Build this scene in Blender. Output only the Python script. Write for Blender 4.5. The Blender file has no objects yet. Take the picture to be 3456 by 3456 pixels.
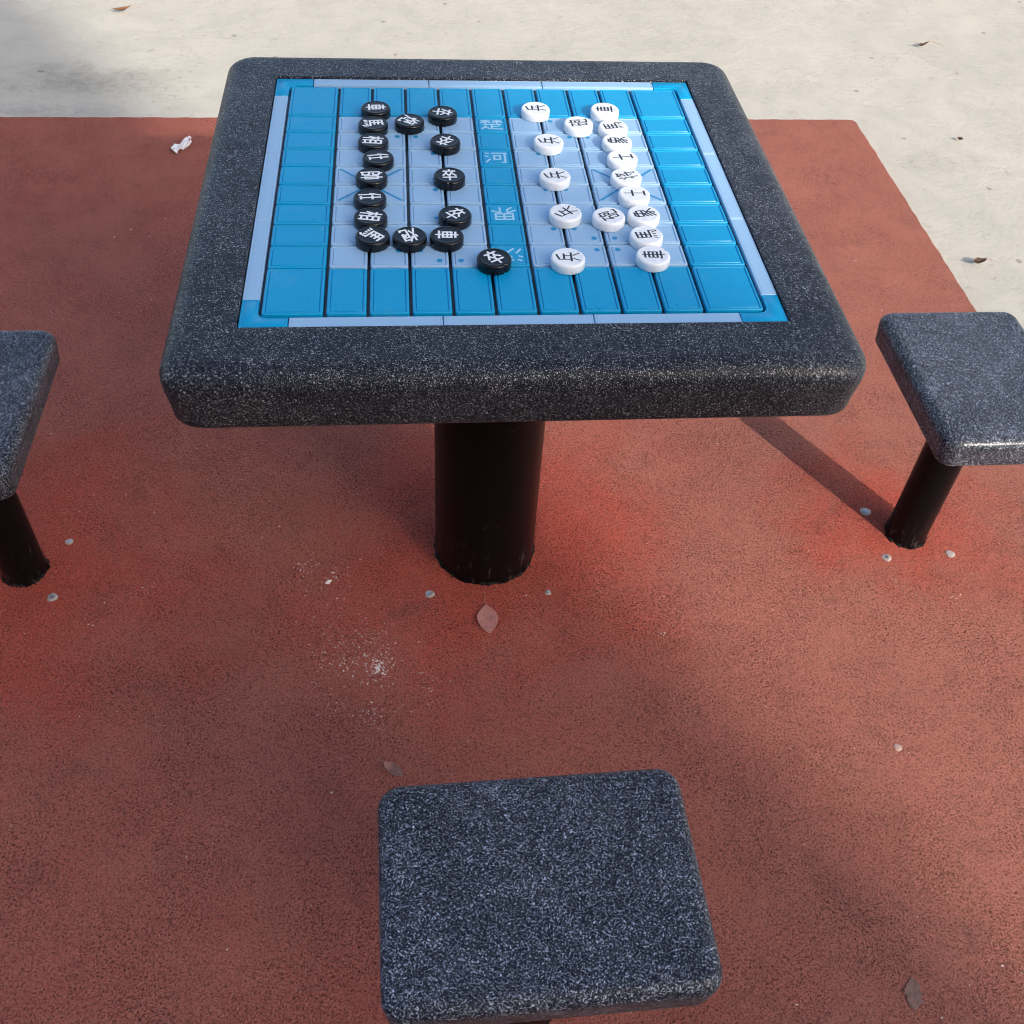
import bpy, bmesh, math, random
from mathutils import Vector, Matrix, Euler
random.seed(7)
R = math.radians
scene = bpy.context.scene
col = scene.collection

# ------------------------------------------------------------------ camera
TH = 0.748                      # height of the board surface above the ground
cam_d = bpy.data.cameras.new('camera'); cam = bpy.data.objects.new('camera', cam_d); col.objects.link(cam)
cam.location = (-0.1230, -1.2767, 0.7260 + TH)
cam.rotation_euler = Euler((0.7494, -0.0474, -0.0820), 'XYZ')
cam_d.sensor_fit = 'HORIZONTAL'; cam_d.sensor_width = 36.0
cam_d.lens = 3495.1 / 3456 * 36.0
cam_d.clip_start = 0.02; cam_d.clip_end = 500
scene.camera = cam

# ------------------------------------------------------------------ light
SUN_EL = R(28.1)
SX, SY = 0.521, -0.854          # horizontal direction towards the sun
w = bpy.data.worlds.new('World'); scene.world = w; w.use_nodes = True
nt = w.node_tree; bg = nt.nodes['Background']
sky = nt.nodes.new('ShaderNodeTexSky'); sky.sky_type = 'NISHITA'; sky.sun_disc = False
sky.sun_elevation = SUN_EL; sky.sun_rotation = math.atan2(SX, SY)
sky.air_density = 1.0; sky.dust_density = 4.0; sky.ozone_density = 1.0
nt.links.new(sky.outputs[0], bg.inputs[0]); bg.inputs[1].default_value = 0.15
sd = bpy.data.lights.new('sun', 'SUN'); sd.energy = 2.3; sd.angle = R(0.53); sd.color = (1.0, 0.93, 0.83)
so = bpy.data.objects.new('sun', sd); col.objects.link(so)
sv = Vector((SX * math.cos(SUN_EL), SY * math.cos(SUN_EL), math.sin(SUN_EL)))
so.rotation_euler = sv.to_track_quat('Z', 'Y').to_euler(); so.location = sv * 20
vs = scene.view_settings
vs.view_transform = 'Standard'; vs.look = 'None'; vs.gamma = 1; vs.exposure = 1.02; vs.use_curve_mapping = False
scene.cycles.pixel_filter_type = 'BLACKMAN_HARRIS'; scene.cycles.filter_width = 1.05
scene.cycles.denoising_prefilter = 'ACCURATE'; scene.cycles.denoising_input_passes = 'RGB_ALBEDO_NORMAL'

# ------------------------------------------------------------------ node helpers
class NT:
    def __init__(s, name, rough=0.5, base=(0.5, 0.5, 0.5), coat=0, spec=0.5):
        s.m = bpy.data.materials.new(name); s.m.use_nodes = True
        s.t = s.m.node_tree; s.b = s.t.nodes['Principled BSDF']
        s.b.inputs['Roughness'].default_value = rough
        s.b.inputs['Base Color'].default_value = (*base, 1)
        s.b.inputs['Coat Weight'].default_value = coat
        s.b.inputs['Coat Roughness'].default_value = 0.12
        s.b.inputs['Specular IOR Level'].default_value = spec
        s.pos = None
    def n(s, typ, **kw):
        x = s.t.nodes.new(typ)
        for k, v in kw.items():
            if k in x.inputs.keys(): x.inputs[k].default_value = v
            else: setattr(x, k, v)
        return x
    def l(s, a, b): s.t.links.new(a, b)
    def P(s, obj=False):
        if obj:
            return s.n('ShaderNodeTexCoord').outputs['Object']
        if s.pos is None: s.pos = s.n('ShaderNodeNewGeometry').outputs['Position']
        return s.pos
    def noise(s, scale, detail=3, rough=0.55, dist=0.0, vec=None, lo=None, hi=None, loc=None, stretch=None):
        x = s.n('ShaderNodeTexNoise'); x.inputs['Scale'].default_value = scale
        x.inputs['Detail'].default_value = detail; x.inputs['Roughness'].default_value = rough
        x.inputs['Distortion'].default_value = dist
        v = vec if vec is not None else s.P()
        if loc is not None or stretch is not None:
            mp = s.n('ShaderNodeMapping')
            if loc: mp.inputs['Location'].default_value = loc
            if stretch: mp.inputs['Scale'].default_value = stretch[0]; mp.inputs['Rotation'].default_value = stretch[1]
            s.l(v, mp.inputs['Vector']); v = mp.outputs[0]
        s.l(v, x.inputs['Vector'])
        o = x.outputs['Fac']
        if lo is not None: o = s.ramp(o, lo, hi)
        return o
    def vor(s, scale, feature='F1', vec=None, rand=1.0):
        x = s.n('ShaderNodeTexVoronoi'); x.feature = feature; x.inputs['Scale'].default_value = scale
        x.inputs['Randomness'].default_value = rand
        s.l(vec if vec is not None else s.P(), x.inputs['Vector']); return x
    def ramp(s, o, lo, hi, a=0.0, b=1.0, smooth=False):
        x = s.n('ShaderNodeMapRange'); x.clamp = True
        if smooth: x.interpolation_type = 'SMOOTHSTEP'
        x.inputs[1].default_value = lo; x.inputs[2].default_value = hi
        x.inputs[3].default_value = a; x.inputs[4].default_value = b
        s.l(o, x.inputs[0]); return x.outputs[0]
    def math(s, op, a, b=None):
        x = s.n('ShaderNodeMath'); x.operation = op
        for i, v in enumerate((a, b)):
            if v is None: continue
            if isinstance(v, (int, float)): x.inputs[i].default_value = v
            else: s.l(v, x.inputs[i])
        return x.outputs[0]
    def mix(s, f, a, b, blend='MIX'):
        x = s.n('ShaderNodeMix'); x.data_type = 'RGBA'; x.blend_type = blend
        for i, v in ((0, f), (6, a), (7, b)):
            if isinstance(v, (int, float)): x.inputs[i].default_value = v
            elif isinstance(v, tuple): x.inputs[i].default_value = (*v, 1)
            else: s.l(v, x.inputs[i])
        return x.outputs[2]
    def dist(s, p):
        x = s.n('ShaderNodeVectorMath'); x.operation = 'DISTANCE'
        s.l(s.P(), x.inputs[0]); x.inputs[1].default_value = p; return x.outputs['Value']
    def color(s, o): s.l(o, s.b.inputs['Base Color'])
    def rough(s, o): s.l(o, s.b.inputs['Roughness'])
    def bump(s, h, dist, strength=1.0):
        x = s.n('ShaderNodeBump'); x.inputs['Distance'].default_value = dist; x.inputs['Strength'].default_value = strength
        s.l(h, x.inputs['Height']); s.l(x.outputs[0], s.b.inputs['Normal'])

# ------------------------------------------------------------------ materials
def mat_granite(name, fleck_scale, flecks, thr, coat):
    g = NT(name, 0.4, coat=coat, spec=0.2)
    g.b.inputs['Coat Roughness'].default_value = 0.2
    v = g.P(True)
    big = g.noise(9, 3, 0.6, vec=v, lo=0.3, hi=0.7)
    med = g.noise(45, 2, 0.6, vec=v, lo=0.3, hi=0.7)
    n1 = g.noise(fleck_scale, 1.5, 0.5, 0.9, vec=v)
    n2 = g.noise(fleck_scale * 1.6, 1.0, 0.5, 1.2, vec=v, loc=(3.1, 1.7, 4.2))
    th = g.math('ADD', g.math('MULTIPLY', big, -0.026), g.math('ADD', g.math('MULTIPLY', med, -0.022), thr))
    a = g.ramp(g.math('SUBTRACT', n1, th), 0.0, 0.03)
    b = g.ramp(g.math('SUBTRACT', n2, th), 0.005, 0.04)
    f = g.math('MAXIMUM', a, g.math('MULTIPLY', b, 0.65))
    tone = g.noise(160, 1, 0.5, vec=v, loc=(9, 2, 1), lo=0.3, hi=0.75)
    fl = g.mix(tone, tuple(c * 0.5 for c in flecks), flecks)
    base = g.mix(big, (0.0025, 0.004, 0.010), (0.0045, 0.0068, 0.015))
    g.color(g.mix(f, base, fl))
    g.rough(g.noise(14, 3, 0.6, vec=v, lo=0.25, hi=0.75) if 0 else g.ramp(g.noise(20, 4, 0.65, vec=v), 0.3, 0.7, 0.34, 0.5))
    g.bump(g.noise(300, 2, 0.5, vec=v), 0.0007, 0.25)
    return g.m

M_top = mat_granite('speckled_granite_top', 540, (0.45, 0.465, 0.50), 0.645, 0.03)
M_seat = mat_granite('speckled_granite_seat', 520, (0.66, 0.72, 0.86), 0.636, 0.10)

def mat_pole():
    g = NT('black_steel', 0.4, (0.0025, 0.0025, 0.003), spec=0.12)
    v = g.P(True)
    sep = g.n('ShaderNodeSeparateXYZ'); g.l(v, sep.inputs[0])
    low = g.ramp(sep.outputs['Z'], 0.02, 0.11, 1.0, 0.0)
    sc = g.noise(70, 5, 0.7, 0.8, vec=v, stretch=((1, 1, 0.35), (0, 0, 0)))
    m = g.math('MULTIPLY', g.ramp(sc, 0.58, 0.68), low)
    scr = g.math('MULTIPLY', g.ramp(g.noise(24, 6, 0.75, 2.5, vec=v, stretch=((1, 1, 0.5), (0.4, 0.7, 0))), 0.63, 0.69), 0.5)
    f = g.math('MAXIMUM', g.math('MULTIPLY', m, 0.8), scr)
    g.color(g.mix(f, (0.004, 0.004, 0.005), (0.09, 0.07, 0.06)))
    g.rough(g.ramp(f, 0, 1, 0.30, 0.8))
    g.bump(sc, 0.0008, 0.25)
    return g.m
M_pole = mat_pole()

def mat_plastic(name, c, rough=0.36, dirt=0.25, spec=0.5, coat=0.0):
    g = NT(name, rough, coat=coat, spec=spec)
    n = g.noise(30, 5, 0.65, 0.4, lo=0.35, hi=0.75)
    fine = g.noise(260, 3, 0.6, lo=0.45, hi=0.9)
    d = g.math('MULTIPLY', n, dirt * 0.35)
    c2 = tuple(min(1, x * 0.8 + 0.05) for x in c)
    cc = g.mix(d, c, c2)
    cc = g.mix(g.math('MULTIPLY', g.ramp(g.noise(190, 4, 0.7, loc=(5, 5, 5)), 0.70, 0.76), dirt), cc, (0.25, 0.27, 0.28))
    film = g.math('MULTIPLY', g.ramp(g.noise(17, 5, 0.7, 0.8, loc=(3, 9, 0)), 0.56, 0.72), dirt * 0.22)
    cc = g.mix(film, cc, (0.50, 0.56, 0.60))
    g.color(cc)
    g.rough(g.ramp(g.noise(40, 4, 0.6, loc=(2, 0, 1)), 0.3, 0.7, rough - 0.07, rough + 0.12))
    g.bump(fine, 0.0003, 0.2)
    return g.m
M_blue = mat_plastic('blue_plastic', (0.0, 0.305, 0.57), 0.33, 0.22, spec=0.3)
M_light = mat_plastic('pale_blue_plastic', (0.29, 0.475, 0.68), 0.38, 0.2, spec=0.35)
M_mark = mat_plastic('blue_print', (0.0, 0.24, 0.50), 0.4, 0.2)
M_char = mat_plastic('pale_blue_print', (0.36, 0.62, 0.80), 0.4, 0.2)
M_tray = mat_plastic('black_tray', (0.004, 0.005, 0.010), 0.4, 0.15)
M_bpiece = mat_plastic('black_piece_plastic', (0.004, 0.0045, 0.007), 0.22, 0.03, spec=0.35)
M_wpiece = mat_plastic('white_piece_plastic', (0.88, 0.89, 0.90), 0.26, 0.12, coat=0.2)
M_wink = mat_plastic('white_engraving_paint', (0.82, 0.83, 0.84), 0.5, 0.1)
M_bink = mat_plastic('black_engraving_paint', (0.010, 0.010, 0.013), 0.4, 0.1)

POLES = ((0.0, 0.0, 0.0), (0.825, 0.0, 0.0), (-0.829, -0.022, 0.0), (-0.004, -0.825, 0.0))

def mat_rubber():
    g = NT('red_rubber_paving', 0.95, spec=0.13)
    # wear: fresher, redder granulate where nobody walks (round the pole bases), dusty brown elsewhere
    near = None
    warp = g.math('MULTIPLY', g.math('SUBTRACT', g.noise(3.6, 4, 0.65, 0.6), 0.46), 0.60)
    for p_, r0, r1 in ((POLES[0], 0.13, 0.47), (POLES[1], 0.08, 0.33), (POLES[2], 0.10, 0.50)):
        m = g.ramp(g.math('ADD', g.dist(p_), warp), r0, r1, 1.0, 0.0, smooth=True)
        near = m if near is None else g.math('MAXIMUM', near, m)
    big = g.noise(1.7, 4, 0.6, 0.3, lo=0.3, hi=0.7)
    med = g.noise(7, 5, 0.65, 0.2, lo=0.3, hi=0.72)
    a = g.mix(big, (0.485, 0.124, 0.094), (0.580, 0.168, 0.116))  # reds raised to lift the shaded left of the pad
    a = g.mix(g.math('MULTIPLY', med, 0.45), a, (0.55, 0.200, 0.142))
    # sunlit tone painted in: the rubber turns tanner towards the lit right side
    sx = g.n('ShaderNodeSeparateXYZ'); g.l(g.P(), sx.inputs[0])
    lit_tan = g.math('MULTIPLY', g.ramp(g.math('ADD', sx.outputs['X'], g.math('MULTIPLY', warp, 0.8)), 0.05, 0.75, 0, 1, smooth=True), 0.5)
    a = g.mix(lit_tan, a, (0.52, 0.215, 0.150))
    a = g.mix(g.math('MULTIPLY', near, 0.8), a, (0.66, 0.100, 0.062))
    # dark damp blotches
    bl = g.noise(5.5, 5, 0.7, 0.6, loc=(4, 7, 1))
    a = g.mix(g.ramp(bl, 0.56, 0.72, 0, 0.35), a, (0.22, 0.095, 0.076))
    bl2 = g.noise(13, 4, 0.7, 0.6, loc=(14, 3, 1))
    a = g.mix(g.ramp(bl2, 0.60, 0.70, 0, 0.28), a, (0.19, 0.080, 0.066))
    # rubbed pale scuffs
    sc = g.math('MULTIPLY', g.ramp(g.noise(24, 5, 0.75, 1.0, loc=(1, 8, 2)), 0.66, 0.74), g.ramp(g.noise(3, 2, 0.5, loc=(6, 6, 0)), 0.45, 0.65))
    a = g.mix(g.math('MULTIPLY', sc, 0.35), a, (0.62, 0.42, 0.37))
    # granules
    n1 = g.noise(350, 2.5, 0.6, 1.0)
    n2 = g.noise(430, 1, 0.5, 0.4, loc=(2, 2, 2))
    vo = g.vor(350, 'DISTANCE_TO_EDGE')
    pit = g.ramp(n1, 0.41, 0.50, 1, 0)
    crack = g.ramp(vo.outputs['Distance'], 0.0, 0.10, 1, 0)
    depth = g.math('MAXIMUM', pit, g.math('MULTIPLY', crack, g.ramp(n2, 0.35, 0.6)))
    patch = g.noise(9, 3, 0.6, loc=(9, 9, 3), lo=0.32, hi=0.68)
    amt = g.ramp(patch, 0, 1, 0.68, 1.0)
    dm = g.math('MULTIPLY', depth, amt)
    a = g.mix(g.math('MULTIPLY', dm, 0.88), a, (0.040, 0.010, 0.009))
    hi = g.math('MULTIPLY', g.ramp(n2, 0.54, 0.66), 0.38)
    a = g.mix(hi, a, (0.68, 0.36, 0.28))
    # the crease scar in the surface at right
    g.color(a)
    h = g.math('ADD', g.math('MULTIPLY', dm, -1.0), g.math('MULTIPLY', n2, 0.7))
    h = g.math('ADD', h, g.math('MULTIPLY', g.noise(28, 3, 0.6), 1.6))
    g.bump(h, 0.0020, 1.0)
    return g.m
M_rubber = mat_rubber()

def mat_concrete():
    g = NT('pale_concrete', 0.88, spec=0.25)
    big = g.noise(1.1, 4, 0.6, 0.3, lo=0.3, hi=0.7)
    a = g.mix(big, (0.470, 0.438, 0.370), (0.575, 0.530, 0.440))
    med = g.noise(6.5, 6, 0.7, 0.5, lo=0.42, hi=0.78)
    a = g.mix(g.math('MULTIPLY', med, 0.6), a, (0.37, 0.345, 0.295))
    # trowel streaks
    st = g.noise(9, 6, 0.75, 1.5, stretch=((1, 4.5, 1), (0, 0, 0.35)), loc=None)
    pm = g.ramp(g.noise(2.6, 3, 0.6, 0.4, loc=(11, 4, 0)), 0.42, 0.64)
    a = g.mix(g.math('MULTIPLY', g.ramp(st, 0.53, 0.68, 0, 0.42), pm), a, (0.30, 0.27, 0.22))
    st2 = g.noise(16, 7, 0.8, 2.0, stretch=((3.6, 1, 1), (0, 0, -0.6)))
    a = g.mix(g.math('MULTIPLY', g.ramp(st2, 0.57, 0.68, 0, 0.55), g.ramp(g.noise(3.1, 3, 0.6, 0.4, loc=(1, 14, 0)), 0.42, 0.66)), a, (0.29, 0.265, 0.22))
    sp = g.ramp(g.noise(34, 6, 0.8, 0.6, loc=(3, 1, 2)), 0.57, 0.66)
    a = g.mix(g.math('MULTIPLY', g.math('MULTIPLY', sp, 0.7), g.ramp(pm, 0, 1, 0.25, 1)), a, (0.24, 0.215, 0.175))
    # big grimy blotch beyond the left corner of the table
    warp = g.math('MULTIPLY', g.math('SUBTRACT', g.noise(5, 5, 0.7, 0.5), 0.5), 0.55)
    def blotch(p_, r0, r1, sx=1, sy=1):
        mp = g.n('ShaderNodeMapping'); mp.inputs['Scale'].default_value = (sx, sy, 1)
        mp.inputs['Location'].default_value = (-p_[0] * sx, -p_[1] * sy, 0)
        g.l(g.P(), mp.inputs[0]); ln = g.n('ShaderNodeVectorMath'); ln.operation = 'LENGTH'
        g.l(mp.outputs[0], ln.inputs[0])
        return g.ramp(g.math('ADD', ln.outputs['Value'], warp), r0, r1, 1, 0, smooth=True)
    b1 = blotch((-1.14, 1.93, 0), 0.04, 0.23, 0.8, 1.5)
    b2 = blotch((1.47, 1.45, 0), 0.0, 0.18, 1, 1.6)
    b3 = blotch((-1.25, 1.74, 0), 0.0, 0.20, 0.5, 2.2)
    gr = g.noise(40, 6, 0.8, 0.3, loc=(8, 1, 2), lo=0.36, hi=0.62)
    a = g.mix(g.math('MULTIPLY', g.math('MULTIPLY', b1, g.ramp(gr, 0, 1, 0.35, 1)), 0.60), a, (0.19, 0.17, 0.14))
    a = g.mix(g.math('MULTIPLY', g.math('MULTIPLY', b2, gr), 0.45), a, (0.30, 0.27, 0.22))
    a = g.mix(g.math('MULTIPLY', g.math('MULTIPLY', b3, gr), 0.45), a, (0.22, 0.20, 0.17))
    fine = g.noise(420, 3, 0.6, lo=0.3, hi=0.75)
    a = g.mix(g.math('MULTIPLY', fine, 0.18), a, (0.31, 0.285, 0.24))
    # drip marks
    v = g.vor(8.0); dr = g.ramp(g.math('ADD', v.outputs['Distance'], g.ramp(g.noise(60, 2), 0.2, 0.8, -0.03, 0.03)), 0.055, 0.085, 1, 0)
    sel = g.math('GREATER_THAN', g.noise(2.1, 1, 0.5, loc=(7, 2, 0)), 0.50)
    a = g.mix(g.math('MULTIPLY', g.math('MULTIPLY', dr, sel), 0.55), a, (0.17, 0.145, 0.115))
    g.color(a)
    h = g.math('ADD', g.noise(18, 6, 0.7, 0.5), g.math('MULTIPLY', g.noise(160, 4, 0.7), 0.25))
    g.bump(h, 0.006, 0.6)
    return g.m
M_conc = mat_concrete()

def simple(name, c, rough=0.7, var=0.25, scale=80, metal=0, spec=0.4):
    g = NT(name, rough, spec=spec); g.b.inputs['Metallic'].default_value = metal
    n = g.noise(scale, 4, 0.65, 0.3, vec=g.P(True), lo=0.3, hi=0.7)
    g.color(g.mix(n, tuple(x * (1 - var) for x in c), tuple(min(1, x * (1 + var)) for x in c)))
    g.bump(g.noise(scale * 3, 3, 0.6, vec=g.P(True)), 0.0006, 0.4)
    return g.m
M_leafpink = simple('pink_leaf', (0.74, 0.37, 0.31), 0.65, 0.15)
M_leafbrown = simple('brown_leaf', (0.50, 0.27, 0.22), 0.7, 0.35)
M_leaftan = simple('tan_leaf', (0.33, 0.17, 0.085), 0.6, 0.4)
M_leafdark = simple('dark_leaf', (0.07, 0.045, 0.035), 0.7, 0.4)
M_leafdry = simple('dry_leaf', (0.15, 0.085, 0.06), 0.7, 0.5)
M_leafpale = simple('pale_pressed_leaf', (0.42, 0.25, 0.20), 0.8, 0.3)
M_stem = simple('leaf_stem', (0.40, 0.20, 0.12), 0.7, 0.2)
M_paper = simple('crumpled_paper', (0.78, 0.78, 0.80), 0.8, 0.06)
M_cap = simple('clear_cap_grey', (0.40, 0.33, 0.29), 0.3, 0.35, 200, spec=0.6)
M_bolt = simple('zinc_bolt', (0.45, 0.46, 0.50), 0.30, 0.3, 150, metal=0.8)
M_chip = simple('white_grit', (0.80, 0.72, 0.68), 0.8, 0.2)
M_crumb = simple('black_sealant', (0.010, 0.009, 0.009), 0.85, 0.4)
M_wall = simple('rendered_wall', (0.22, 0.19, 0.16), 0.9, 0.12, 3)
M_glass = simple('dark_window', (0.03, 0.04, 0.05), 0.1, 0.2, 5)
M_frame = simple('window_frame', (0.6, 0.6, 0.6), 0.5, 0.1, 10)

# ------------------------------------------------------------------ object helpers
def mesh_obj(name, bm, mats, parent=None, smooth=True, sharp=35):
    bm.normal_update()
    me = bpy.data.meshes.new(name); bm.to_mesh(me); bm.free()
    for m in (mats if isinstance(mats, (list, tuple)) else [mats]): me.materials.append(m)
    if smooth:
        for p in me.polygons: p.use_smooth = True
        me.set_sharp_from_angle(angle=R(sharp))
    o = bpy.data.objects.new(name, me); col.objects.link(o)
    if parent: o.parent = parent
    return o
def tag(o, label=None, cat=None, group=None, kind=None):
    if label: o['label'] = label
    if cat: o['category'] = cat
    if group: o['group'] = group
    if kind: o['kind'] = kind
    return o
def empty(name, loc, rz=0):
    o = bpy.data.objects.new(name, None); col.objects.link(o); o.location = loc; o.rotation_euler[2] = rz
    o.empty_display_size = 0.05
    return o
def rrect(hx, hy, r, n=6):
    r = max(r, 0.0003); pts = []
    for cx, cy, a0 in ((hx - r, hy - r, 0), (-hx + r, hy - r, 90), (-hx + r, -hy + r, 180), (hx - r, -hy + r, 270)):
        for i in range(n + 1):
            a = R(a0 + 90 * i / n); pts.append((cx + r * math.cos(a), cy + r * math.sin(a)))
    return pts
def loft(bm, rings, cap0=True, cap1=True, mi=0):
    vr = [[bm.verts.new(p) for p in ring] for ring in rings]
    for a, b in zip(vr, vr[1:]):
        k = len(a)
        for i in range(k):
            f = bm.faces.new((a[i], a[(i + 1) % k], b[(i + 1) % k], b[i])); f.material_index = mi
    if cap0: bm.faces.new(list(reversed(vr[0]))).material_index = mi
    if cap1: bm.faces.new(vr[-1]).material_index = mi
    return vr
def slab_profile(bm, hx, hy, rc, prof, n=6, cap0=True, cap1=True, cx=0, cy=0, mi=0):
    return loft(bm, [[(x + cx, y + cy, z) for x, y in rrect(hx - i, hy - i, max(rc - i, 0.0004), n)] for i, z in prof], cap0, cap1, mi)
def arc(i0, z0, i1, z1, quad, n):
    """quarter ellipse from (i0,z0) to (i1,z1); quad 'out' starts vertical, 'in' starts horizontal"""
    out = []
    for k in range(n + 1):
        t = R(90 * k / n)
        if quad == 'v': out.append((i0 + (i1 - i0) * (1 - math.cos(t)), z0 + (z1 - z0) * math.sin(t)))
        else: out.append((i0 + (i1 - i0) * math.sin(t), z0 + (z1 - z0) * (1 - math.cos(t))))
    return out
def ribbon(bm, pts, wd, z, mi=0, closed=False, wh=None):
    """flat polyline stroke lying in a plane; wh gives a separate thickness for strokes running across"""
    P = [Vector((x, y)) for x, y in pts]; n = len(P); Lp = []; Rp = []
    def width(d):
        if wh is None: return wd
        a = abs(d.x); return wd + (wh - wd) * a * a
    for i in range(n):
        dp = (P[i] - P[i - 1]).normalized() if (i > 0 or closed) else None
        dn = (P[(i + 1) % n] - P[i]).normalized() if (i < n - 1 or closed) else None
        if dp is None: nn = Vector((-dn.y, dn.x)); a = b = nn * width(dn) / 2; off = a
        elif dn is None: nn = Vector((-dp.y, dp.x)); off = nn * width(dp) / 2
        else:
            n1 = Vector((-dp.y, dp.x)); n2 = Vector((-dn.y, dn.x)); w1 = width(dp) / 2; w2 = width(dn) / 2
            det = n1.x * n2.y - n1.y * n2.x
            if abs(det) < 0.15: off = (n1 + n2).normalized() * (w1 + w2) / 2
            else: off = Vector(((w1 * n2.y - w2 * n1.y) / det, (n1.x * w2 - n2.x * w1) / det))
            if off.length > 2.2 * max(w1, w2): off = off.normalized() * 2.2 * max(w1, w2)
        Lp.append(P[i] + off); Rp.append(P[i] - off)
    lv = [bm.verts.new((v.x, v.y, z)) for v in Lp]; rv = [bm.verts.new((v.x, v.y, z)) for v in Rp]
    for i in range(n if closed else n - 1):
        j = (i + 1) % n
        f = bm.faces.new((lv[i], rv[i], rv[j], lv[j])); f.material_index = mi
        f.normal_update()
        if f.normal.z < 0: f.normal_flip()
def lathe(bm, prof, n=48, cx=0, cy=0, mi=0, wob=None):
    rings = []
    for k, (r, z) in enumerate(prof):
        rings.append([(cx + (r + (wob(i / n * 2 * math.pi, k) if wob else 0)) * math.cos(2 * math.pi * i / n),
                       cy + (r + (wob(i / n * 2 * math.pi, k) if wob else 0)) * math.sin(2 * math.pi * i / n), z) for i in range(n)])
    return loft(bm, rings, True, True, mi)

# ------------------------------------------------------------------ glyphs: strokes in a unit box, y down. 'c' = closed
BAO = [[(.62, 0), (.46, .30)], [(.57, .14), (.95, .14), (.95, .58), (.86, .66)], 'c', [(.57, .34), (.80, .34), (.80, .55), (.57, .55)],
       [(.57, .55), (.57, .93), (1, .93), (1, .78)]]
G = {
 '車': [[(.1, .13), (.9, .13)], [(.5, 0), (.5, 1)], 'c', [(.16, .30), (.84, .30), (.84, .66), (.16, .66)], [(.16, .48), (.84, .48)], [(0, .83), (1, .83)]],
 '馬': [[(.14, .04), (.14, .64)], [(.14, .05), (.86, .05)], [(.14, .25), (.80, .25)], [(.14, .44), (.80, .44)], [(.48, .05), (.48, .63)],
       [(.08, .64), (.94, .64), (.94, .93), (.80, 1)], [(.10, .76), (.03, .95)], [(.30, .76), (.27, .93)], [(.50, .76), (.52, .92)], [(.70, .74), (.76, .88)]],
 '相': [[(0, .27), (.48, .27)], [(.24, 0), (.24, 1)], [(.24, .29), (.02, .72)], [(.27, .40), (.46, .60)],
       [(.57, 1), (.57, .10), (1, .10), (1, 1)], [(.57, .36), (1, .36)], [(.57, .61), (1, .61)], [(.57, .87), (1, .87)]],
 '仕': [[(.34, 0), (.02, .50)], [(.18, .32), (.18, 1)], [(.68, .0), (.68, .9)], [(.36, .38), (1, .38)], [(.44, .90), (.94, .90)]],
 '帥': [[(.24, 0), (.18, .15)], [(.08, 1), (.08, .15), (.44, .15), (.44, .42), (.08, .42)], [(.08, .60), (.44, .60), (.44, .90), (.08, .90)],
       [(.60, .84), (.60, .22), (1, .22), (1, .76), (.92, .82)], [(.80, 0), (.80, 1)]],
 '炮': [[(.05, .28), (.12, .50)], [(.44, .20), (.34, .42)], [(.24, .03), (.24, .52), (.0, 1)], [(.26, .60), (.42, .86)]] + BAO,
 '砲': [[(0, .12), (.46, .12)], [(.24, .12), (.03, .56)], 'c', [(.14, .46), (.42, .46), (.42, .86), (.14, .86)]] + BAO,
 '卒': [[(.5, 0), (.5, .16)], [(.06, .17), (.94, .17)], [(.34, .22), (.05, .58)], [(.26, .36), (.44, .54)], [(.72, .22), (.46, .60)], [(.66, .36), (.96, .58)],
       [(0, .72), (1, .72)], [(.5, .56), (.5, 1)]],
 '兵': [[(.80, .0), (.20, .12)], [(.22, .10), (.22, .62)], [(.22, .32), (.88, .32)], [(.64, .32), (.64, .62)], [(0, .63), (1, .63)], [(.34, .70), (.10, 1)], [(.66, .70), (.92, 1)]],
 '象': [[(.36, 0), (.14, .16)], [(.30, .06), (.66, .06), (.54, .18)], 'c', [(.14, .18), (.86, .18), (.86, .42), (.14, .42)], [(.5, .18), (.5, .42)],
       [(.52, .44), (.08, .62)], [(.40, .50), (.60, .70), (.56, .94), (.40, 1)], [(.50, .62), (.06, .80)], [(.56, .76), (.06, .98)], [(.88, .50), (.60, .62)], [(.60, .62), (1, .94)]],
 '士': [[(.5, 0), (.5, .96)], [(0, .40), (1, .40)], [(.12, .95), (.88, .95)]],
 '将': [[(.22, 0), (.22, 1)], [(.02, .20), (.14, .36)], [(.0, .74), (.22, .58)], [(.58, 0), (.38, .22)], [(.52, .09), (.92, .09), (.74, .30), (.42, .44)],
       [(.58, .17), (.68, .27)], [(.38, .56), (1, .56)], [(.80, .44), (.80, .96), (.68, .92)], [(.50, .66), (.60, .80)]],
 '楚': [[(.0, .12), (.46, .12)], [(.23, 0), (.23, .42)], [(.23, .14), (.0, .36)], [(.23, .14), (.46, .32)], [(.54, .12), (1, .12)], [(.77, 0), (.77, .42)],
       [(.77, .14), (.54, .36)], [(.77, .14), (1, .32)], [(.12, .50), (.90, .50), (.82, .63)], [(.50, .50), (.50, .93)], [(.50, .71), (.82, .71)],
       [(.27, .64), (.03, 1)], [(.20, .80), (.42, .94), (1, .98)]],
 '河': [[(.04, .04), (.20, .15)], [(.0, .32), (.17, .42)], [(.04, .96), (.25, .60)], [(.30, .08), (1, .08)], 'c', [(.42, .32), (.68, .32), (.68, .68), (.42, .68)],
       [(.89, .08), (.89, .95), (.72, .95)]],
 '界': ['c', [(.15, .0), (.85, .0), (.85, .46), (.15, .46)], [(.5, 0), (.5, .46)], [(.15, .23), (.85, .23)], [(.46, .47), (.0, .76)], [(.54, .47), (1, .72)],
       [(.36, .62), (.36, .80), (.16, 1)], [(.66, .62), (.66, 1)]],
 '汉': [[(.05, .05), (.22, .17)], [(.0, .35), (.18, .45)], [(.04, .98), (.26, .62)], [(.35, .12), (.92, .12), (.75, .55), (.32, 1)], [(.42, .30), (.65, .66), (1, .98)]],
}
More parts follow.
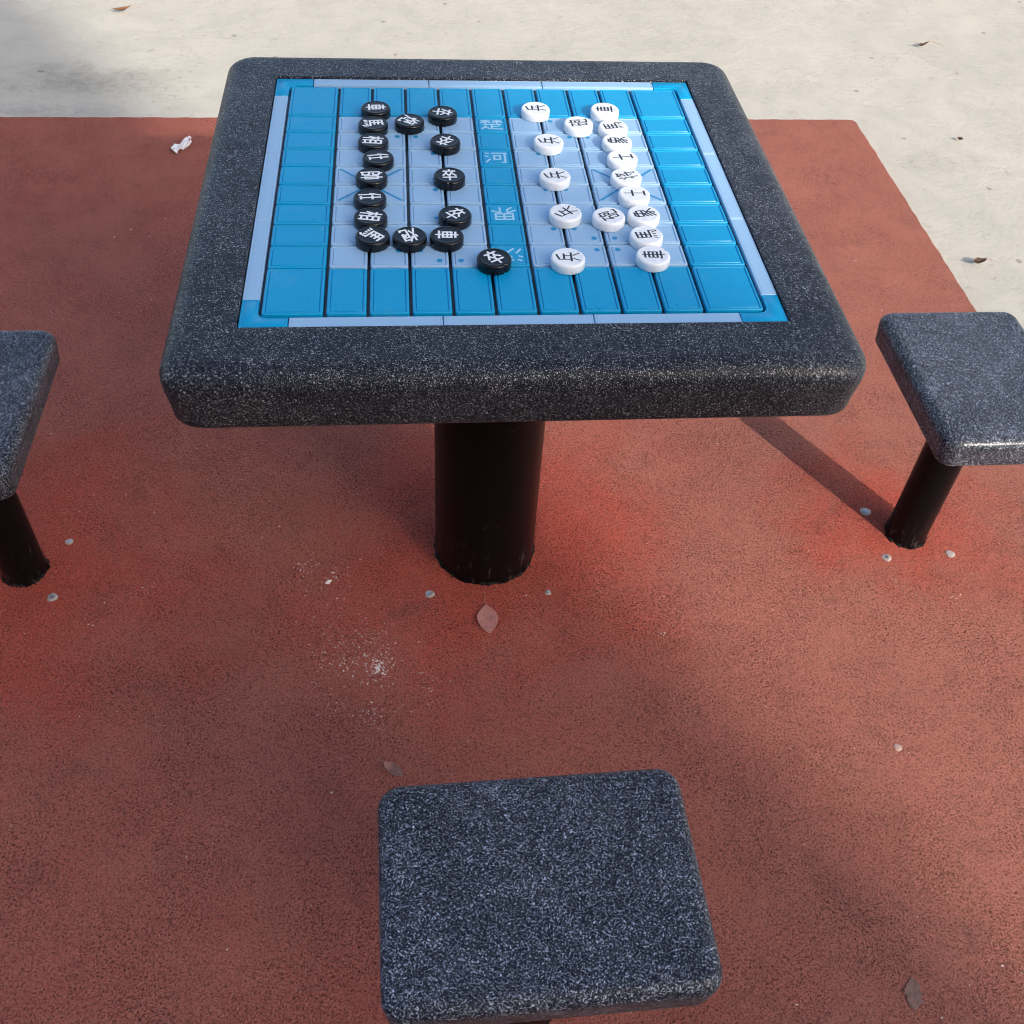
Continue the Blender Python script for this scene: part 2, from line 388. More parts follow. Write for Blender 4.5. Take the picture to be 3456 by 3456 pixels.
def glyph(bm, ch, wx, wy, rot, z, wd, wh, mi=0, cx=0, cy=0, dz=0.000012):
    ca, sa = math.cos(rot), math.sin(rot); k = 0; closed = False
    for st in G[ch]:
        if st == 'c': closed = True; continue
        pts = [((x - .5) * wx, (.5 - y) * wy) for x, y in st]
        b2 = bmesh.new(); ribbon(b2, pts, wd, z + k * dz, mi, closed, wh)
        for v in b2.verts:
            x, y = v.co.x, v.co.y; v.co.x = cx + x * ca - y * sa; v.co.y = cy + x * sa + y * ca
        tmp = bpy.data.meshes.new('tmp'); b2.to_mesh(tmp); b2.free(); bm.from_mesh(tmp); bpy.data.meshes.remove(tmp)
        k += 1; closed = False

# ------------------------------------------------------------------ ground
def ground():
    bm = bmesh.new()
    s = 60; vs_ = [bm.verts.new(p) for p in ((-s, -s, -0.010), (s, -s, -0.010), (s, s, -0.010), (-s, s, -0.010))]
    bm.faces.new(vs_)
    tag(mesh_obj('ground', bm, M_conc, smooth=False), 'pale cream concrete yard with stains and trowel marks', kind='structure')
    # red rubber paving, 10 mm thick, ragged edge
    rnd = random.Random(3)
    pts = []
    def edge(a, b, n, jit):
        a = Vector(a); b = Vector(b); d = (b - a).normalized(); nn = Vector((-d.y, d.x)); ph = [rnd.uniform(0, 6) for _ in range(4)]
        L = (b - a).length
        for i in range(n):
            t = i / n; s_ = t * L
            j = jit * (0.5 * math.sin(s_ * 3 + ph[0]) + 0.3 * math.sin(s_ * 23 + ph[1]) + 0.5 * math.sin(s_ * 71 + ph[2])) + rnd.uniform(-.7, .7) * jit
            p = a + (b - a) * t + nn * (j if 0 < i else 0); pts.append((p.x, p.y))
    edge((-7.0, -6.0), (1.25, -6.0), 4, 0)
    edge((1.25, -6.0), (1.2605, 1.695), 1400, 0.0020)
    for a in range(1, 7):
        t = R(90 * a / 7); pts.append((1.2605 - 0.015 * (1 - math.cos(t)), 1.690 + 0.015 * math.sin(t)))
    edge((1.243, 1.705), (-7.0, 1.650), 1500, 0.0016)
    bm = bmesh.new()
    top = [bm.verts.new((x, y, 0.0)) for x, y in pts]
    low = [bm.verts.new((x + (0.004 if x > 1.2 else 0), y + (0.004 if y > 1.6 else 0), -0.0105)) for x, y in pts]
    bm.faces.new(top)
    for i in range(len(pts)):
        j = (i + 1) % len(pts); bm.faces.new((low[i], low[j], top[j], top[i]))
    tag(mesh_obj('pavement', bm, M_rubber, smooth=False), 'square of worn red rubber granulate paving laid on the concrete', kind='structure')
ground()

# ------------------------------------------------------------------ apartment block whose shadow covers the left of the yard
def block():
    DB = 23.0
    u = Vector((SX, SY)).normalized(); nrm = Vector((-(-u.y), -u.x)) if False else Vector((u.y, -u.x))   # nrm points to camera-left
    if nrm.x > 0: nrm = -nrm
    e = Vector((0.18, 0.0)) + u * DB
    root = empty('apartment_block', (e.x, e.y, -0.01), math.atan2(nrm.y, nrm.x))
    tag(root, 'plain rendered apartment block standing behind the photographer, out of the frame', 'building')
    # local +x runs along the facade away from the shadow edge, local +y or -y points away from the yard
    W, D, Hh = 14.0, 8.0, 18.0
    ysg = -1 if (Matrix.Rotation(root.rotation_euler[2], 2) @ Vector((0, -1))).dot(u) > 0 else 1
    def box(bm, x0, x1, y0, y1, z0, z1):
        v = [bm.verts.new((x, y, z)) for z in (z0, z1) for x, y in ((x0, y0), (x1, y0), (x1, y1), (x0, y1))]
        for f in ((0, 3, 2, 1), (4, 5, 6, 7), (0, 1, 5, 4), (1, 2, 6, 5), (2, 3, 7, 6), (3, 0, 4, 7)): bm.faces.new([v[i] for i in f])
    bm = bmesh.new(); y0, y1 = sorted((0, ysg * D)); box(bm, 0, W, y0, y1, 0, Hh); bmesh.ops.recalc_face_normals(bm, faces=bm.faces)
    mesh_obj('wall', bm, M_wall, root, smooth=False)
    bm = bmesh.new(); box(bm, 0.001, W, y0 - .1, y1 + .1, Hh + 0.001, Hh + .5); bmesh.ops.recalc_face_normals(bm, faces=bm.faces)
    mesh_obj('parapet', bm, M_frame, root, smooth=False)
    wf = None
    for fl in range(6):
        for k in range(5):
            x = 1.0 + k * 2.75; z = 1.0 + fl * 2.9; yy = -ysg * 0.03
            f = mesh_obj('window', _bx(x, x + 1.5, min(yy, -yy * .2), max(yy, -yy * .2), z, z + 1.4), M_frame, root, smooth=False)
            mesh_obj('pane', _bx(x + .07, x + 1.43, min(yy * 1.3, yy * .5), max(yy * 1.3, yy * .5), z + .07, z + 1.33), M_glass, f, smooth=False)
def _bx(x0, x1, y0, y1, z0, z1):
    bm = bmesh.new()
    v = [bm.verts.new((x, y, z)) for z in (z0, z1) for x, y in ((x0, y0), (x1, y0), (x1, y1), (x0, y1))]
    for f in ((0, 3, 2, 1), (4, 5, 6, 7), (0, 1, 5, 4), (1, 2, 6, 5), (2, 3, 7, 6), (3, 0, 4, 7)): bm.faces.new([v[i] for i in f])
    return bm
block()

M_sky_screen = simple('sky_screen_leaves', (0.035, 0.055, 0.022), 0.7, 0.6, 9)
def sky_screen_hedge():
    # unseen leafy screen, added to keep the low southern sky off the stone edges
    rnd = random.Random(9); root = empty('sky_screen_hedge', (0.5, -8.5, -0.01))
    tag(root, 'tall dark leafy screen added behind the photographer to block low sky, out of the frame', 'sky_screen_hedge')
    bm = bmesh.new()
    for k in range(13000):
        x = rnd.uniform(-13, 13); z = rnd.uniform(0.1, 4.1); y = rnd.uniform(-.7, .7)
        top = 6.6 if x < 2.6 else 4.1
        z = rnd.uniform(0.1, top)
        if rnd.random() < .6: y = .7 + rnd.uniform(-.12, .12)
        elif rnd.random() < .3: z = top + rnd.uniform(-.15, .15)
        s = rnd.uniform(.07, .15); a = Vector([rnd.gauss(0, 1) for _ in range(3)]).normalized(); b = a.orthogonal().normalized() * s; c = a.cross(b).normalized() * s * .5
        p = Vector((x, y, z)); bm.faces.new([bm.verts.new(p + q) for q in (b, c, -b, -c)])
    mesh_obj('screen_leaves', bm, M_sky_screen, root, smooth=False)
    mesh_obj('screen_core', _bx(2.5, 13, -.60, .60, 0, 4.0), M_leafdark, root, smooth=False)
    mesh_obj('screen_core', _bx(-13, 2.5, -.62, .62, 0, 6.4), M_leafdark, root, smooth=False)
sky_screen_hedge()

# ------------------------------------------------------------------ chess table
BX, BY = 0.320, 0.3135          # half size of the board panel
table = tag(empty('chess_table', (0, 0, 0)), 'square speckled dark granite table with inset blue chess board, on one thick black column', 'table')
def tabletop():
    bm = bmesh.new(); rings = []
    hx = hy = 0.4018; T = TH + 0.003
    def ring(h1, h2, r, z): rings.append([(x, y, z) for x, y in rrect(h1, h2, r, 8)])
    ring(BX + .0008, BY + .0008, .002, TH - .016)
    ring(BX + .0008, BY + .0008, .002, T - .001)
    ring(BX + .0012, BY + .0012, .0024, T - .0003)
    ring(BX + .0022, BY + .0022, .003, T)
    ring(BX + .0040, BY + .0040, .004, T)
    prof = [(0.030, T), (0.028, T)] + [(i, z) for i, z in reversed(arc(0, T - .025, 0.027, T - .0001, 'v', 10))]
    prof += [(0.0003, T - .034), (0.0045, T - .064)] + arc(0.0048, T - .072, 0.013, T - .081, 'v', 6)[1:] + [(0.017, T - .081)]
    for i, z in prof: ring(hx - i, hy - i, 0.040 - i * 0.70, z)
    vr = loft(bm, rings, False, True)
    # close tray hollow floor
    bm.faces.new(vr[0])
    bmesh.ops.recalc_face_normals(bm, faces=bm.faces)
    return mesh_obj('tabletop', bm, M_top, table)
tabletop()
def ragged_pole(parent, r, zt, z0=0.0, name='pole'):
    rnd = random.Random(int(r * 1e4) + 5); ph = [rnd.uniform(0, 6.3) for _ in range(8)]; n = 96
    def wob(a, k):
        if k > 2: return 0
        s = sum(math.sin(a * f + ph[i]) / (1 + i * .5) for i, f in enumerate((5, 9, 14, 23, 31, 44)))
        return (0.0016, 0.0012, 0.0004)[k] * s + (0.0012, 0.0006, 0)[k]
    bm = bmesh.new()
    lathe(bm, [(r + .001, z0 - .008), (r + .0008, z0 + .004), (r, z0 + .010), (r, z0 + .02), (r, zt)], n, wob=wob)
    return mesh_obj(name, bm, M_pole, parent)
ragged_pole(table, 0.092, TH - 0.0782, name='column')
def pole_seal(parent, r, name='sealant_ring'):
    # crumbly black sealant where the column enters the rubber
    rnd = random.Random(int(r * 1e4)); bm = bmesh.new(); n = 150
    ins, out, mid = [], [], []
    for i in range(n):
        a = 2 * math.pi * i / n; w = 0.001 + rnd.random() ** 2 * 0.0055
        ins.append(((r - .001) * math.cos(a), (r - .001) * math.sin(a), .003 + rnd.random() * .004))
        mid.append(((r + w * .5) * math.cos(a), (r + w * .5) * math.sin(a), .002 + rnd.random() * .004))
        out.append(((r + w) * math.cos(a), (r + w) * math.sin(a), -.0015))
    loft(bm, [out, mid, ins], False, False)
    return mesh_obj(name, bm, M_crumb, parent, smooth=False)
pole_seal(table, 0.092)

# --- the board panel: tray with raised tiles
bm = bmesh.new()
slab_profile(bm, BX, BY, .002, [(0, TH - .014), (0, TH - .0062)], 2)
board = mesh_obj('board_panel', bm, M_tray, table, smooth=False)
TILE_PROF = [(0, -.0060), (0, -.0022)] + [(i, z) for i, z in arc(0, -.0022, .0022, 0, 'v', 5)][1:] + \
            [(.0026, 0), (.0033, -.0002), (.0038, -.0014), (.0043, -.0014), (.0050, -.0001), (.0056, -.0001), (.0062, -.0001)]
PITX, PITY = 0.0498, 0.0485
CG = [(-4.5 + i) * PITX for i in range(10)]      # column grooves
RG = [(-4.0 + i) * PITY for i in range(9)]       # row grooves, near to far
XE, YE = 0.2960, 0.2870
xs = [-XE - .0017] + CG + [XE + .0017]; ys = [-YE - .0011] + RG + [YE + .0011]
GX, GY = 0.0019, 0.0014
marks = []
for sx in (-1, 1):
    for sy in (-1, 1): marks.append((sx * 2.5 * PITX, sy * 3 * PITY))
    for k in (-4, -2, 0, 2, 4): marks.append((sx * 1.5 * PITX, k * PITY))
dots = []
for mx, my in marks:
    for dx in (-1, 1):
        for dy in (-1, 1):
            dots.append((mx + dx * .0133, my + dy * .0133))
def tile(name, x0, x1, y0, y1, mats, prints=(), prof=TILE_PROF, rc=.0032):
    cx, cy = (x0 + x1) / 2, (y0 + y1) / 2; hx, hy = (x1 - x0) / 2 , (y1 - y0) / 2
    bm = bmesh.new()
    slab_profile(bm, hx, hy, rc, prof, 4, cap0=False)
    for k, pr in enumerate(prints):
        zz = .00010 + .00002 * k
        if pr[0] == 'dot':
            vv = [bm.verts.new((pr[1] - cx + .0036 * math.cos(a * math.pi / 10), pr[2] - cy + .0036 * math.sin(a * math.pi / 10), zz)) for a in range(20)]
            bm.faces.new(vv).material_index = 1
        elif pr[0] == 'line':
            ribbon(bm, [(pr[1] - cx, pr[2] - cy), (pr[3] - cx, pr[4] - cy)], .0032, zz, 1)
        elif pr[0] == 'char':
            glyph(bm, pr[1], .032, .029, pr[2], zz, .0030, .0030, 1)
    o = mesh_obj(name, bm, mats, board, sharp=50)
    o.location = (cx, cy, TH)
    return o
for ci in range(11):
    for ri in range(10):
        x0, x1 = xs[ci] + GX, xs[ci + 1] - GX; y0, y1 = ys[ri] + GY, ys[ri + 1] - GY
        big = ri in (0, 9) or ci in (0, 10)
        if big:
            nm = 'corner_tile' if (ri in (0, 9) and ci in (0, 10)) else 'edge_tile'
            tile(nm, x0, x1, y0, y1, [M_blue])
        elif ci == 5:
            chn = {8: ('楚', 0), 6: ('河', 0), 3: ('界', math.pi), 1: ('汉', math.pi)}.get(ri)
            tile('river_tile', x0, x1, y0, y1, [M_blue, M_char], [('char', chn[0], chn[1])] if chn else ())
        else:
            pr = [('dot', dx, dy) for dx, dy in dots if x0 < dx < x1 and y0 < dy < y1]
            if ri in (4, 5) and ci in (1, 2, 8, 9):
                sx = -1 if ci < 5 else 1; pcx = sx * 3.5 * PITX
                ox = -1 if (x0 + x1) / 2 < pcx else 1; oy = -1 if ri == 4 else 1
                pr.append(('line', pcx + ox * .0415, oy * .0405, pcx + ox * .0080, oy * .0078))
            tile('pale_tile', x0, x1, y0, y1, [M_light, M_mark], pr)
# border strips and L-shaped corners
BW = 0.0205; LEG = 0.056
SP = [(0, -.0065), (0, -.0012), (.0004, -.0003), (.0012, 0), (.0018, 0), (.0024, -.0005), (.0029, -.0005), (.0034, -.0001), (.0040, -.0001)]
ex = [-BX + LEG + (2 * BX - 2 * LEG) * i / 3 for i in range(4)]; ey = [-BY + LEG + (2 * BY - 2 * LEG) * i / 3 for i in range(4)]
for i in range(3):
    for s in (-1, 1):
        y0, y1 = sorted((s * (BY - .0004), s * (BY - BW)))
        tile('border_strip', ex[i] + .0005, ex[i + 1] - .0005, y0, y1, [M_light], prof=SP, rc=.0008)
        x0, x1 = sorted((s * (BX - .0004), s * (BX - BW)))
        tile('border_strip', x0, x1, ey[i] + .0005, ey[i + 1] - .0005, [M_light], prof=SP, rc=.0008)
def lcorner(sx, sy):
    o = .0004; r = .012
    pts = [(0 + o, 0 + o), (LEG - .0005, o), (LEG - .0005, BW)]
    for k in range(7):
        t = R(90 * k / 6); pts.append((BW + r - r * math.sin(t), BW + r - r * math.cos(t)))
    pts += [(BW, LEG - .0005), (o, LEG - .0005)]
    P = [Vector(p) for p in pts]; n = len(P)
    def inset(d):
        out = []
        for i in range(n):
            a = (P[i] - P[i - 1]).normalized(); b = (P[(i + 1) % n] - P[i]).normalized()
            n1 = Vector((-a.y, a.x)); n2 = Vector((-b.y, b.x)); m = (n1 + n2); m = m / m.dot(n1)
            out.append(P[i] + m * d)
        return out
    bm = bmesh.new(); rings = []
    for d, z in SP[:-1]: rings.append([(sx * (p.x - BX), sy * (p.y - BY), TH + z) for p in inset(d)])
    loft(bm, rings, False, True); bmesh.ops.recalc_face_normals(bm, faces=bm.faces)
    bm.normal_update()
    if max(bm.faces, key=lambda f: f.calc_area()).normal.z < 0: bmesh.ops.reverse_faces(bm, faces=bm.faces)
    mesh_obj('border_corner', bm, [M_blue], board, sharp=50)
for sx in (-1, 1):
    for sy in (-1, 1): lcorner(-sx, -sy) if False else lcorner(sx, sy)

# ------------------------------------------------------------------ chess pieces
def piece_mesh(black, notch):
    bm = bmesh.new(); r = .0214; n = 72
    prof = [(r - .0006, 0), (r, .0008), (r, .0092)] + [(r - i, z) for i, z in arc(0, .0092, .0030, .0125, 'v', 6)][1:] + \
           [(r - .0036, .0125), (r - .0046, .01225), (r - .0060, .0122), (r - .0080, .0122)]
    wob = None
    if notch is not None:
        def wob(a, k):
            d = abs((a - notch + math.pi) % (2 * math.pi) - math.pi)
            return -.0022 * max(0, 1 - (d / .10) ** 2) if k < 9 else 0
    lathe(bm, prof, n, wob=wob)
    return bm
def nubs(bm, rot, rnd):
    # raised touch dots above and below the character
    for s, cnt in ((1, rnd.choice((3, 4, 5))), (-1, rnd.choice((2, 3)))):
        for i in range(cnt):
            gx = (i - (cnt - 1) / 2) * .0021; gy = s * .0163 + rnd.choice((-.0007, .0007))
            x = gx * math.cos(rot) - gy * math.sin(rot); y = gx * math.sin(rot) + gy * math.cos(rot)
            loft(bm, [[(x + q * math.cos(a * math.pi / 4), y + q * math.sin(a * math.pi / 4), .0122 + z) for a in range(8)] for q, z in ((.0006, -.0001), (.00045, .0003), (.0002, .00042))], False, True)
PIECES = [
 ('B','車',-.1681,.1964,-86,'black piece marked 車 at the far left end of the board, beyond the black 馬'),
 ('B','馬',-.1716,.1483,-83,'black piece marked 馬 second from the far end of the left row'),
 ('B','相',-.1711,.0990,-95,'black piece marked 相 third from the far end of the left row'),
 ('B','仕',-.1639,.0518,-81,'black piece marked 仕 just beyond the black 帥'),
 ('B','帥',-.1725,.0022,-86,'black piece marked 帥 in the middle of the left row, on the crossed lines'),
 ('B','仕',-.1740,-.0517,-86,'black piece marked 仕 on the near side of the black 帥'),
 ('B','相',-.1727,-.0982,-100,'black piece marked 相 touching the near black 馬'),
 ('B','馬',-.1697,-.1421,-133,'black piece marked 馬 turned askew at the near end of the left row'),
 ('B','炮',-.1196,.1575,-125,'black piece marked 炮 on the far side between 車 and 卒'),
 ('B','炮',-.1239,-.1433,-161,'black piece marked 炮 between the near black 馬 and 車'),
 ('B','車',-.0777,-.1425,-92,'black piece marked 車 on the near side, right of the black 炮'),
 ('B','卒',-.0712,.1828,-100,'black piece marked 卒 farthest of the black 卒 row, on a blue tile edge'),
 ('B','卒',-.0704,.0980,147,'black piece marked 卒 second from the far end, its character upside down and tilted'),
 ('B','卒',-.0683,.0034,2,'black piece marked 卒 with its character upright and a notch in front'),
 ('B','卒',-.0651,-.0935,-47,'black piece marked 卒 just beyond the near black 車, character leaning right'),
 ('B','卒',-.0217,-.1928,34,'notched black piece marked 卒 nearest the viewer, covering part of the river character 汉'),
 ('W','兵',.0672,.1974,90,'white piece marked 兵 farthest of the white 兵 row, casting its shadow on blue tiles'),
 ('W','兵',.0764,.0992,91,'white piece marked 兵 second from the far end of its row'),
 ('W','兵',.0749,.0033,95,'white piece marked 兵 third of five in its row, level with the white 将'),
 ('W','兵',.0782,-.0897,126,'white piece marked 兵 left of the near white 砲, character tilted'),
 ('W','兵',.0694,-.1930,89,'white piece marked 兵 nearest the viewer, right of the notched black 卒'),
 ('W','車',.1712,.1961,87,'white piece marked 車 at the far right, casting its shadow on blue tiles'),
 ('W','砲',.1261,.1525,98,'white piece marked 砲 on the far side, left of the far white 馬'),
 ('W','馬',.1761,.1438,100,'white piece marked 馬 right of the far white 砲'),
 ('W','象',.1753,.1007,90,'white piece marked 象 between the far white 馬 and 士'),
 ('W','士',.1757,.0533,98,'white piece marked 士 just beyond the white 将'),
 ('W','将',.1730,.0026,108,'white piece marked 将 on the crossed lines of the right half'),
 ('W','士',.1766,-.0432,90,'white piece marked 士 on the near side of the white 将'),
 ('W','象',.1810,-.0933,103,'white piece marked 象 touching the near white 砲 on its right'),
 ('W','砲',.1341,-.0983,116,'white piece marked 砲 tilted, left of the near white 象'),
 ('W','馬',.1760,-.1432,97,'white piece marked 馬 between the near white 象 and 車'),
 ('W','車',.1767,-.1889,88,'white piece marked 車 nearest the viewer at the right, on a blue tile edge'),
]
prnd = random.Random(11)
for k, (c, ch, x, y, rot, lab) in enumerate(PIECES):
    black = c == 'B'; rz = R(rot)
    notch = {13: R(-92), 14: R(-128), 15: R(-52), 19: R(35), 31: R(30), 20: R(40)}.get(k)
    bm = piece_mesh(black, notch)
    nubs(bm, rz, prnd)
    o = mesh_obj('chess_piece', bm, M_bpiece if black else M_wpiece, sharp=60)
    o.location = (x, y, TH + .0001)
    tag(o, lab, 'chess piece', 'black chess pieces' if black else 'white chess pieces')
    bm = bmesh.new()
    wx = {'士': .0150, '仕': .0150, '卒': .0195, '車': .0175}.get(ch, .0190)
    if black: glyph(bm, ch, wx, .0290, rz, .01232, .0027, .0030)
    else: glyph(bm, ch, wx, .0290, rz, .01232, .0016, .0026)
    mesh_obj('character', bm, M_wink if black else M_bink, o, smooth=False)

# ------------------------------------------------------------------ stools
SH = TH - 0.340
def make_stool(x, y, rz, label):
    s = empty('stool', (x, y, 0), rz)
    tag(s, label, 'stool', 'granite stools round the chess table')
    bm = bmesh.new(); hx, hy = 0.1735, 0.127     # long side across
    prof = [(.020, SH - .057), (.012, SH - .057)] + list(reversed(arc(.0035, SH - .050, .011, SH - .057, 'v', 5))) + [(.001, SH - .026)] + \
           arc(0, SH - .017, .017, SH - .0002, 'v', 9) + [(.0185, SH), (.021, SH)]
    slab_profile(bm, hx, hy, 0.027, prof, 8)
    seat = mesh_obj('seat', bm, M_seat, s)
    ragged_pole(s, 0.038, SH - .0572)
    pole_seal(s, 0.038)
    return s
make_stool(POLES[3][0] + .002, POLES[3][1] + 0.002, R(1.2), 'speckled granite stool in the foreground, in front of the table')
make_stool(POLES[1][0], POLES[1][1], R(90), 'sunlit speckled granite stool right of the table, cut by the frame edge')
make_stool(POLES[2][0], POLES[2][1], R(-90), 'shaded speckled granite stool left of the table, cut by the frame edge')

# ------------------------------------------------------------------ anchor bolts under clear caps
def cap(x, y, label, r=.0085, bolt=True, seed=0, mat=None):
    rnd = random.Random(seed); bm = bmesh.new(); ph = rnd.uniform(0, 6)
    prof = [(r * 1.05, -.001), (r, .0005), (r * .9, .0011), (r * .7, .0015), (r * .4, .0017)]
    lathe(bm, prof, 28, wob=lambda a, k: .0005 * math.sin(3 * a + ph) + .0003 * math.sin(7 * a))
    o = mesh_obj('anchor_cap', bm, mat or M_cap); o.location = (x, y, 0)
    tag(o, label, 'bolt cap', 'anchor caps in the rubber paving')
    if bolt:
        bm = bmesh.new(); lathe(bm, [(r * .5, .0012), (r * .48, .0022), (r * .30, .0026)], 6)
        mesh_obj('bolt_head', bm, M_bolt, o, smooth=False).rotation_euler[2] = rnd.uniform(0, 1)
    return o
cap(.764, .0605, 'round cap in the pole shadow, beyond the right stool pole', .0105, True, 1)
cap(.767, -.0601, 'round grey cap in front of the right stool pole, on its left', .0092, True, 2)
cap(.8956, -.0561, 'flat tan cap in front of the right stool pole, on its right', .0090, False, 3)
cap(-.1059, -.1102, 'shiny bolt cap in front of the table column, left of the pink leaf', .0085, True, 4)
cap(.1083, -.1161, 'small ragged bolt cap in front of the table column, right of the pink leaf', .0058, True, 5)
cap(-.7652, .0423, 'small bolt cap beyond the left stool pole', .0072, True, 6)
cap(-.7679, -.0879, 'grey bolt cap in front of the left stool pole', .0090, True, 7)
cap(.6493, -.4633, 'half-buried grey cap alone in the red paving at right', .0070, False, 8, simple('dusty_cap', (0.42, 0.27, 0.22), 0.6, 0.2))

# ------------------------------------------------------------------ leaves, paper, twigs
def leaf(name, loc, rz, L, Wd, mat, label, curl=0.0, cup=0.0, stem=0.02, lift=.001, seed=0, ragged=0.0, grp='fallen leaves', tilt=(0, 0), stemcurve=0.0):
    rnd = random.Random(seed); bm = bmesh.new(); n = 18; m = 8; rows = []
    for i in range(n + 1):
        t = i / n; wv = Wd * abs(math.sin(math.pi * t ** 1.05)) ** .82 / 2 + .00015
        row = []
        for j in range(m + 1):
            s_ = j / m * 2 - 1
            ww = wv * (1 + ragged * rnd.uniform(-1, 1) * (abs(s_) > .9))
            y = (t - .5) * L; x = s_ * ww
            z = lift + cup * abs(s_) ** 1.5 * ww + curl * L * (t - .5) ** 2 * 2 + .0006 * math.sin(9 * t + 3 * s_) - .0004 * (abs(s_) < .1)
            row.append(bm.verts.new((x, y, z)))
        rows.append(row)
    for a, b in zip(rows, rows[1:]):
        for j in range(m): bm.faces.new((a[j], a[j + 1], b[j + 1], b[j]))
    geo = bmesh.ops.solidify(bm, geom=list(bm.faces), thickness=.0004)
    bmesh.ops.recalc_face_normals(bm, faces=bm.faces)
    o = mesh_obj(name, bm, mat, sharp=60); o.location = loc; o.rotation_euler = (tilt[0], tilt[1], rz)
    tag(o, label, 'leaf', grp)
    if stem:
        bm = bmesh.new(); rings = []
        for i in range(9):
            t = i / 8; y = L / 2 + t * stem - .002; r = .0008 * (1 - .3 * t)
            zc = lift + .0008 + curl * L * .5 * (1 - t) + .0005
            xo = stemcurve * t * t
            rings.append([(xo + r * math.cos(a * math.pi / 3), y, zc + r * math.sin(a * math.pi / 3)) for a in range(6)])
        loft(bm, rings); bmesh.ops.recalc_face_normals(bm, faces=bm.faces)
        mesh_obj('stem', bm, M_stem, o)
    return o
leaf('leaf', (-.0055, -.1735, .001), R(2), .064, .037, M_leafpink, 'pale pink leaf lying stem-up in front of the table column', .04, .12, .030, .002, 1)
leaf('leaf', (-.1725, -.4620, .002), R(48), .040, .018, M_leafbrown, 'curled brown leaf just beyond the left corner of the front stool', .35, .55, .014, .002, 2, .15)
leaf('leaf', (1.3510, .9256, -.004), R(-75), .042, .020, M_leafdry, 'curled dark brown leaf on the concrete right of the red paving', .5, .9, .030, .002, 3, .2, stemcurve=.010)
leaf('leaf', (-1.075, 2.455, -.004), R(-65), .064, .018, M_leaftan, 'long tan leaf on the concrete at the top left of the picture', .35, .7, .035, .004, 4, .1, stemcurve=.02)
leaf('leaf', (1.6833, 2.2609, -.004), R(-70), .052, .012, M_leafdry, 'thin dark leaf with a raised stem at the top right on the concrete', .5, .9, .050, .002, 5, .2, stemcurve=.03)
leaf('leaf', (1.560, 1.590, -.006), R(60), .020, .012, M_leafdry, 'tiny dark leaf scrap on the concrete beyond the corner of the red paving', .5, .9, 0, .002, 6, .3)
leaf('leaf', (.112, 1.985, -.004), R(20), .036, .020, M_leaftan, 'small leaf on the concrete just beyond the far table edge', .6, .9, .012, .006, 7, .2)
leaf('leaf', (.5400, -.8420, .000), R(165), .046, .024, M_leafpale, 'pale leaf pressed flat into the red paving at the lower right', .0, .02, 0, .0016, 8, .25)

def paper():
    rnd = random.Random(5); bm = bmesh.new(); n = 9; g_ = {}
    for i in range(n):
        for j in range(n):
            u_, v_ = i / (n - 1) - .5, j / (n - 1) - .5
            g_[i, j] = bm.verts.new((u_ * .058 + rnd.uniform(-.004, .004), v_ * .034 + .03 * u_ + rnd.uniform(-.003, .003), .004 + .014 * rnd.random() + .02 * max(0, u_)))
    for i in range(n - 1):
        for j in range(n - 1):
            if (i in (0, n - 2) or j in (0, n - 2)) and rnd.random() < .35: continue
            a, b, c, d = g_[i, j], g_[i + 1, j], g_[i + 1, j + 1], g_[i, j + 1]
            bm.faces.new((a, b, c)); bm.faces.new((a, c, d))
    bmesh.ops.delete(bm, geom=[v for v in bm.verts if not v.link_faces], context='VERTS')
    bmesh.ops.solidify(bm, geom=list(bm.faces), thickness=.0005)
    o = mesh_obj('paper_scrap', bm, M_paper, smooth=False); o.location = (-.7513, 1.5060, 0); o.rotation_euler[2] = R(18)
    tag(o, 'crumpled white paper scrap on the red paving beyond the left table edge', 'litter')
paper()
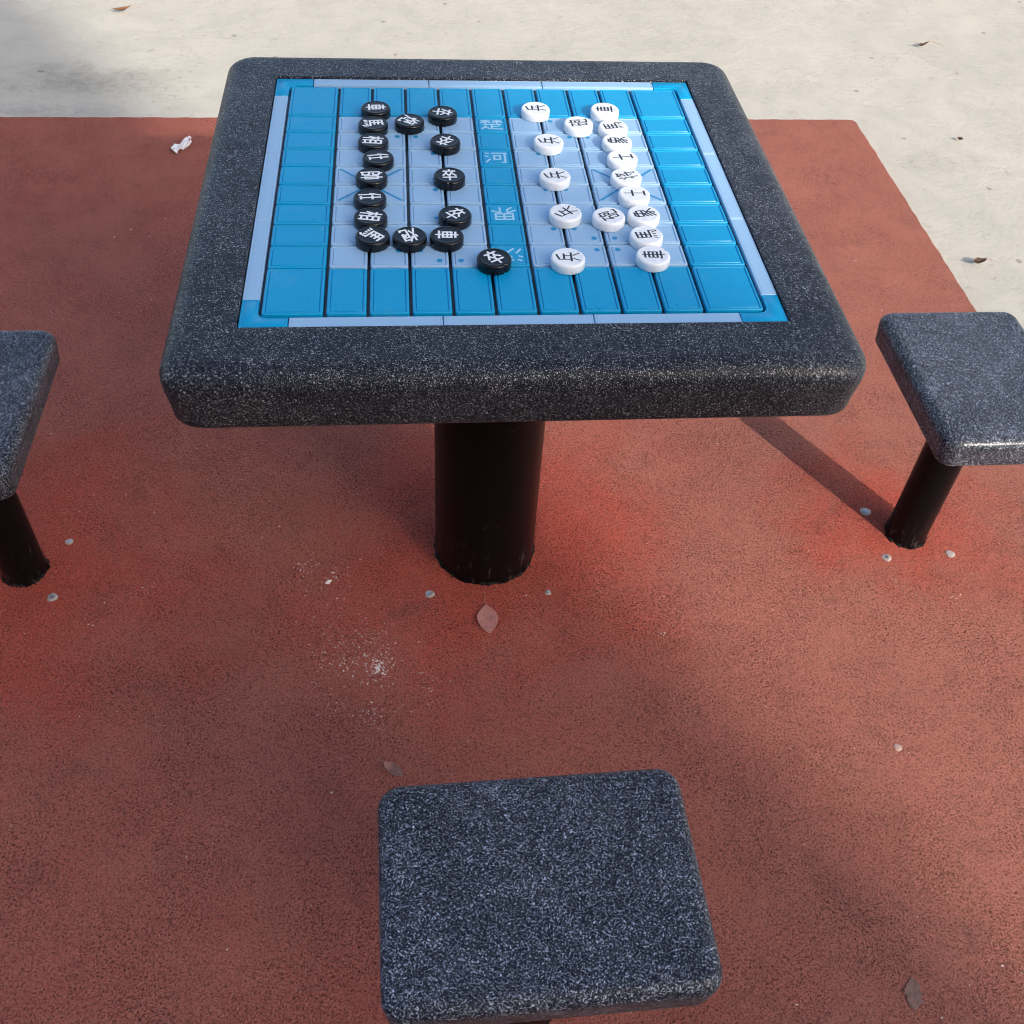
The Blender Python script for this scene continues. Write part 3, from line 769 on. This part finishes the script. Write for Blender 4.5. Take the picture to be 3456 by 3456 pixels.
def chipmesh(bm, x, y, s, rnd, z0=0.0):
    k = rnd.choice((4, 5, 6)); a0 = rnd.uniform(0, 6.3); st = rnd.uniform(1, 2.2); th = rnd.uniform(0, 3.14); h = s * rnd.uniform(.25, .6)
    lo, hi = [], []
    for i in range(k):
        a = a0 + 2 * math.pi * i / k; rr = s * rnd.uniform(.6, 1.1); px, py = rr * math.cos(a) * st, rr * math.sin(a)
        qx, qy = px * math.cos(th) - py * math.sin(th), px * math.sin(th) + py * math.cos(th)
        lo.append((x + qx, y + qy, z0 - .0005)); hi.append((x + qx * .7, y + qy * .7, z0 + h))
    loft(bm, [lo, hi], False, True)
rnd = random.Random(21); bm = bmesh.new(); chipmesh(bm, 0, 0, .0052, rnd); 
o = mesh_obj('paint_chip', bm, M_chip, smooth=False); o.location = (-.2878, -.0741, 0)
tag(o, 'small white chip on the red paving left of the table column', 'chip')
bm = bmesh.new()
for _ in range(230):      # the dense powdery spot
    a = rnd.uniform(0, 6.3); r = abs(rnd.gauss(0, .017)); chipmesh(bm, -.1975 + r * math.cos(a), -.262 + 1.3 * r * math.sin(a), rnd.uniform(.0005, .0014), rnd)
for cx_, cy_, sr, nn in ((-.258, -.245, .028, 90), (-.245, -.215, .03, 50), (-.20, -.185, .02, 18), (-.335, -.04, .022, 30), (-.275, -.055, .02, 30), (-.295, -.125, .05, 25), (-.205, -.355, .02, 40),
                         (-.27, -.325, .03, 25), (-.11, -.315, .025, 18), (.86, -.165, .02, 14), (.33, -.22, .02, 10), (-.68, -.17, .08, 14)):
    for _ in range(nn):
        chipmesh(bm, rnd.gauss(cx_, sr), rnd.gauss(cy_, sr * .8), rnd.uniform(.0004, .0014), rnd)
for _ in range(420):
    x, y = rnd.uniform(-1.0, 1.15), rnd.uniform(-.95, 1.2)
    if min((x - p_[0]) ** 2 + (y - p_[1]) ** 2 for p_ in POLES) < .011: continue
    chipmesh(bm, x, y, rnd.uniform(.0005, .0013) * (1.6 if rnd.random() < .07 else 1), rnd)
tag(mesh_obj('grit', bm, M_chip, smooth=False), 'fine white grit and powder scattered over the red paving', 'grit', kind='stuff')
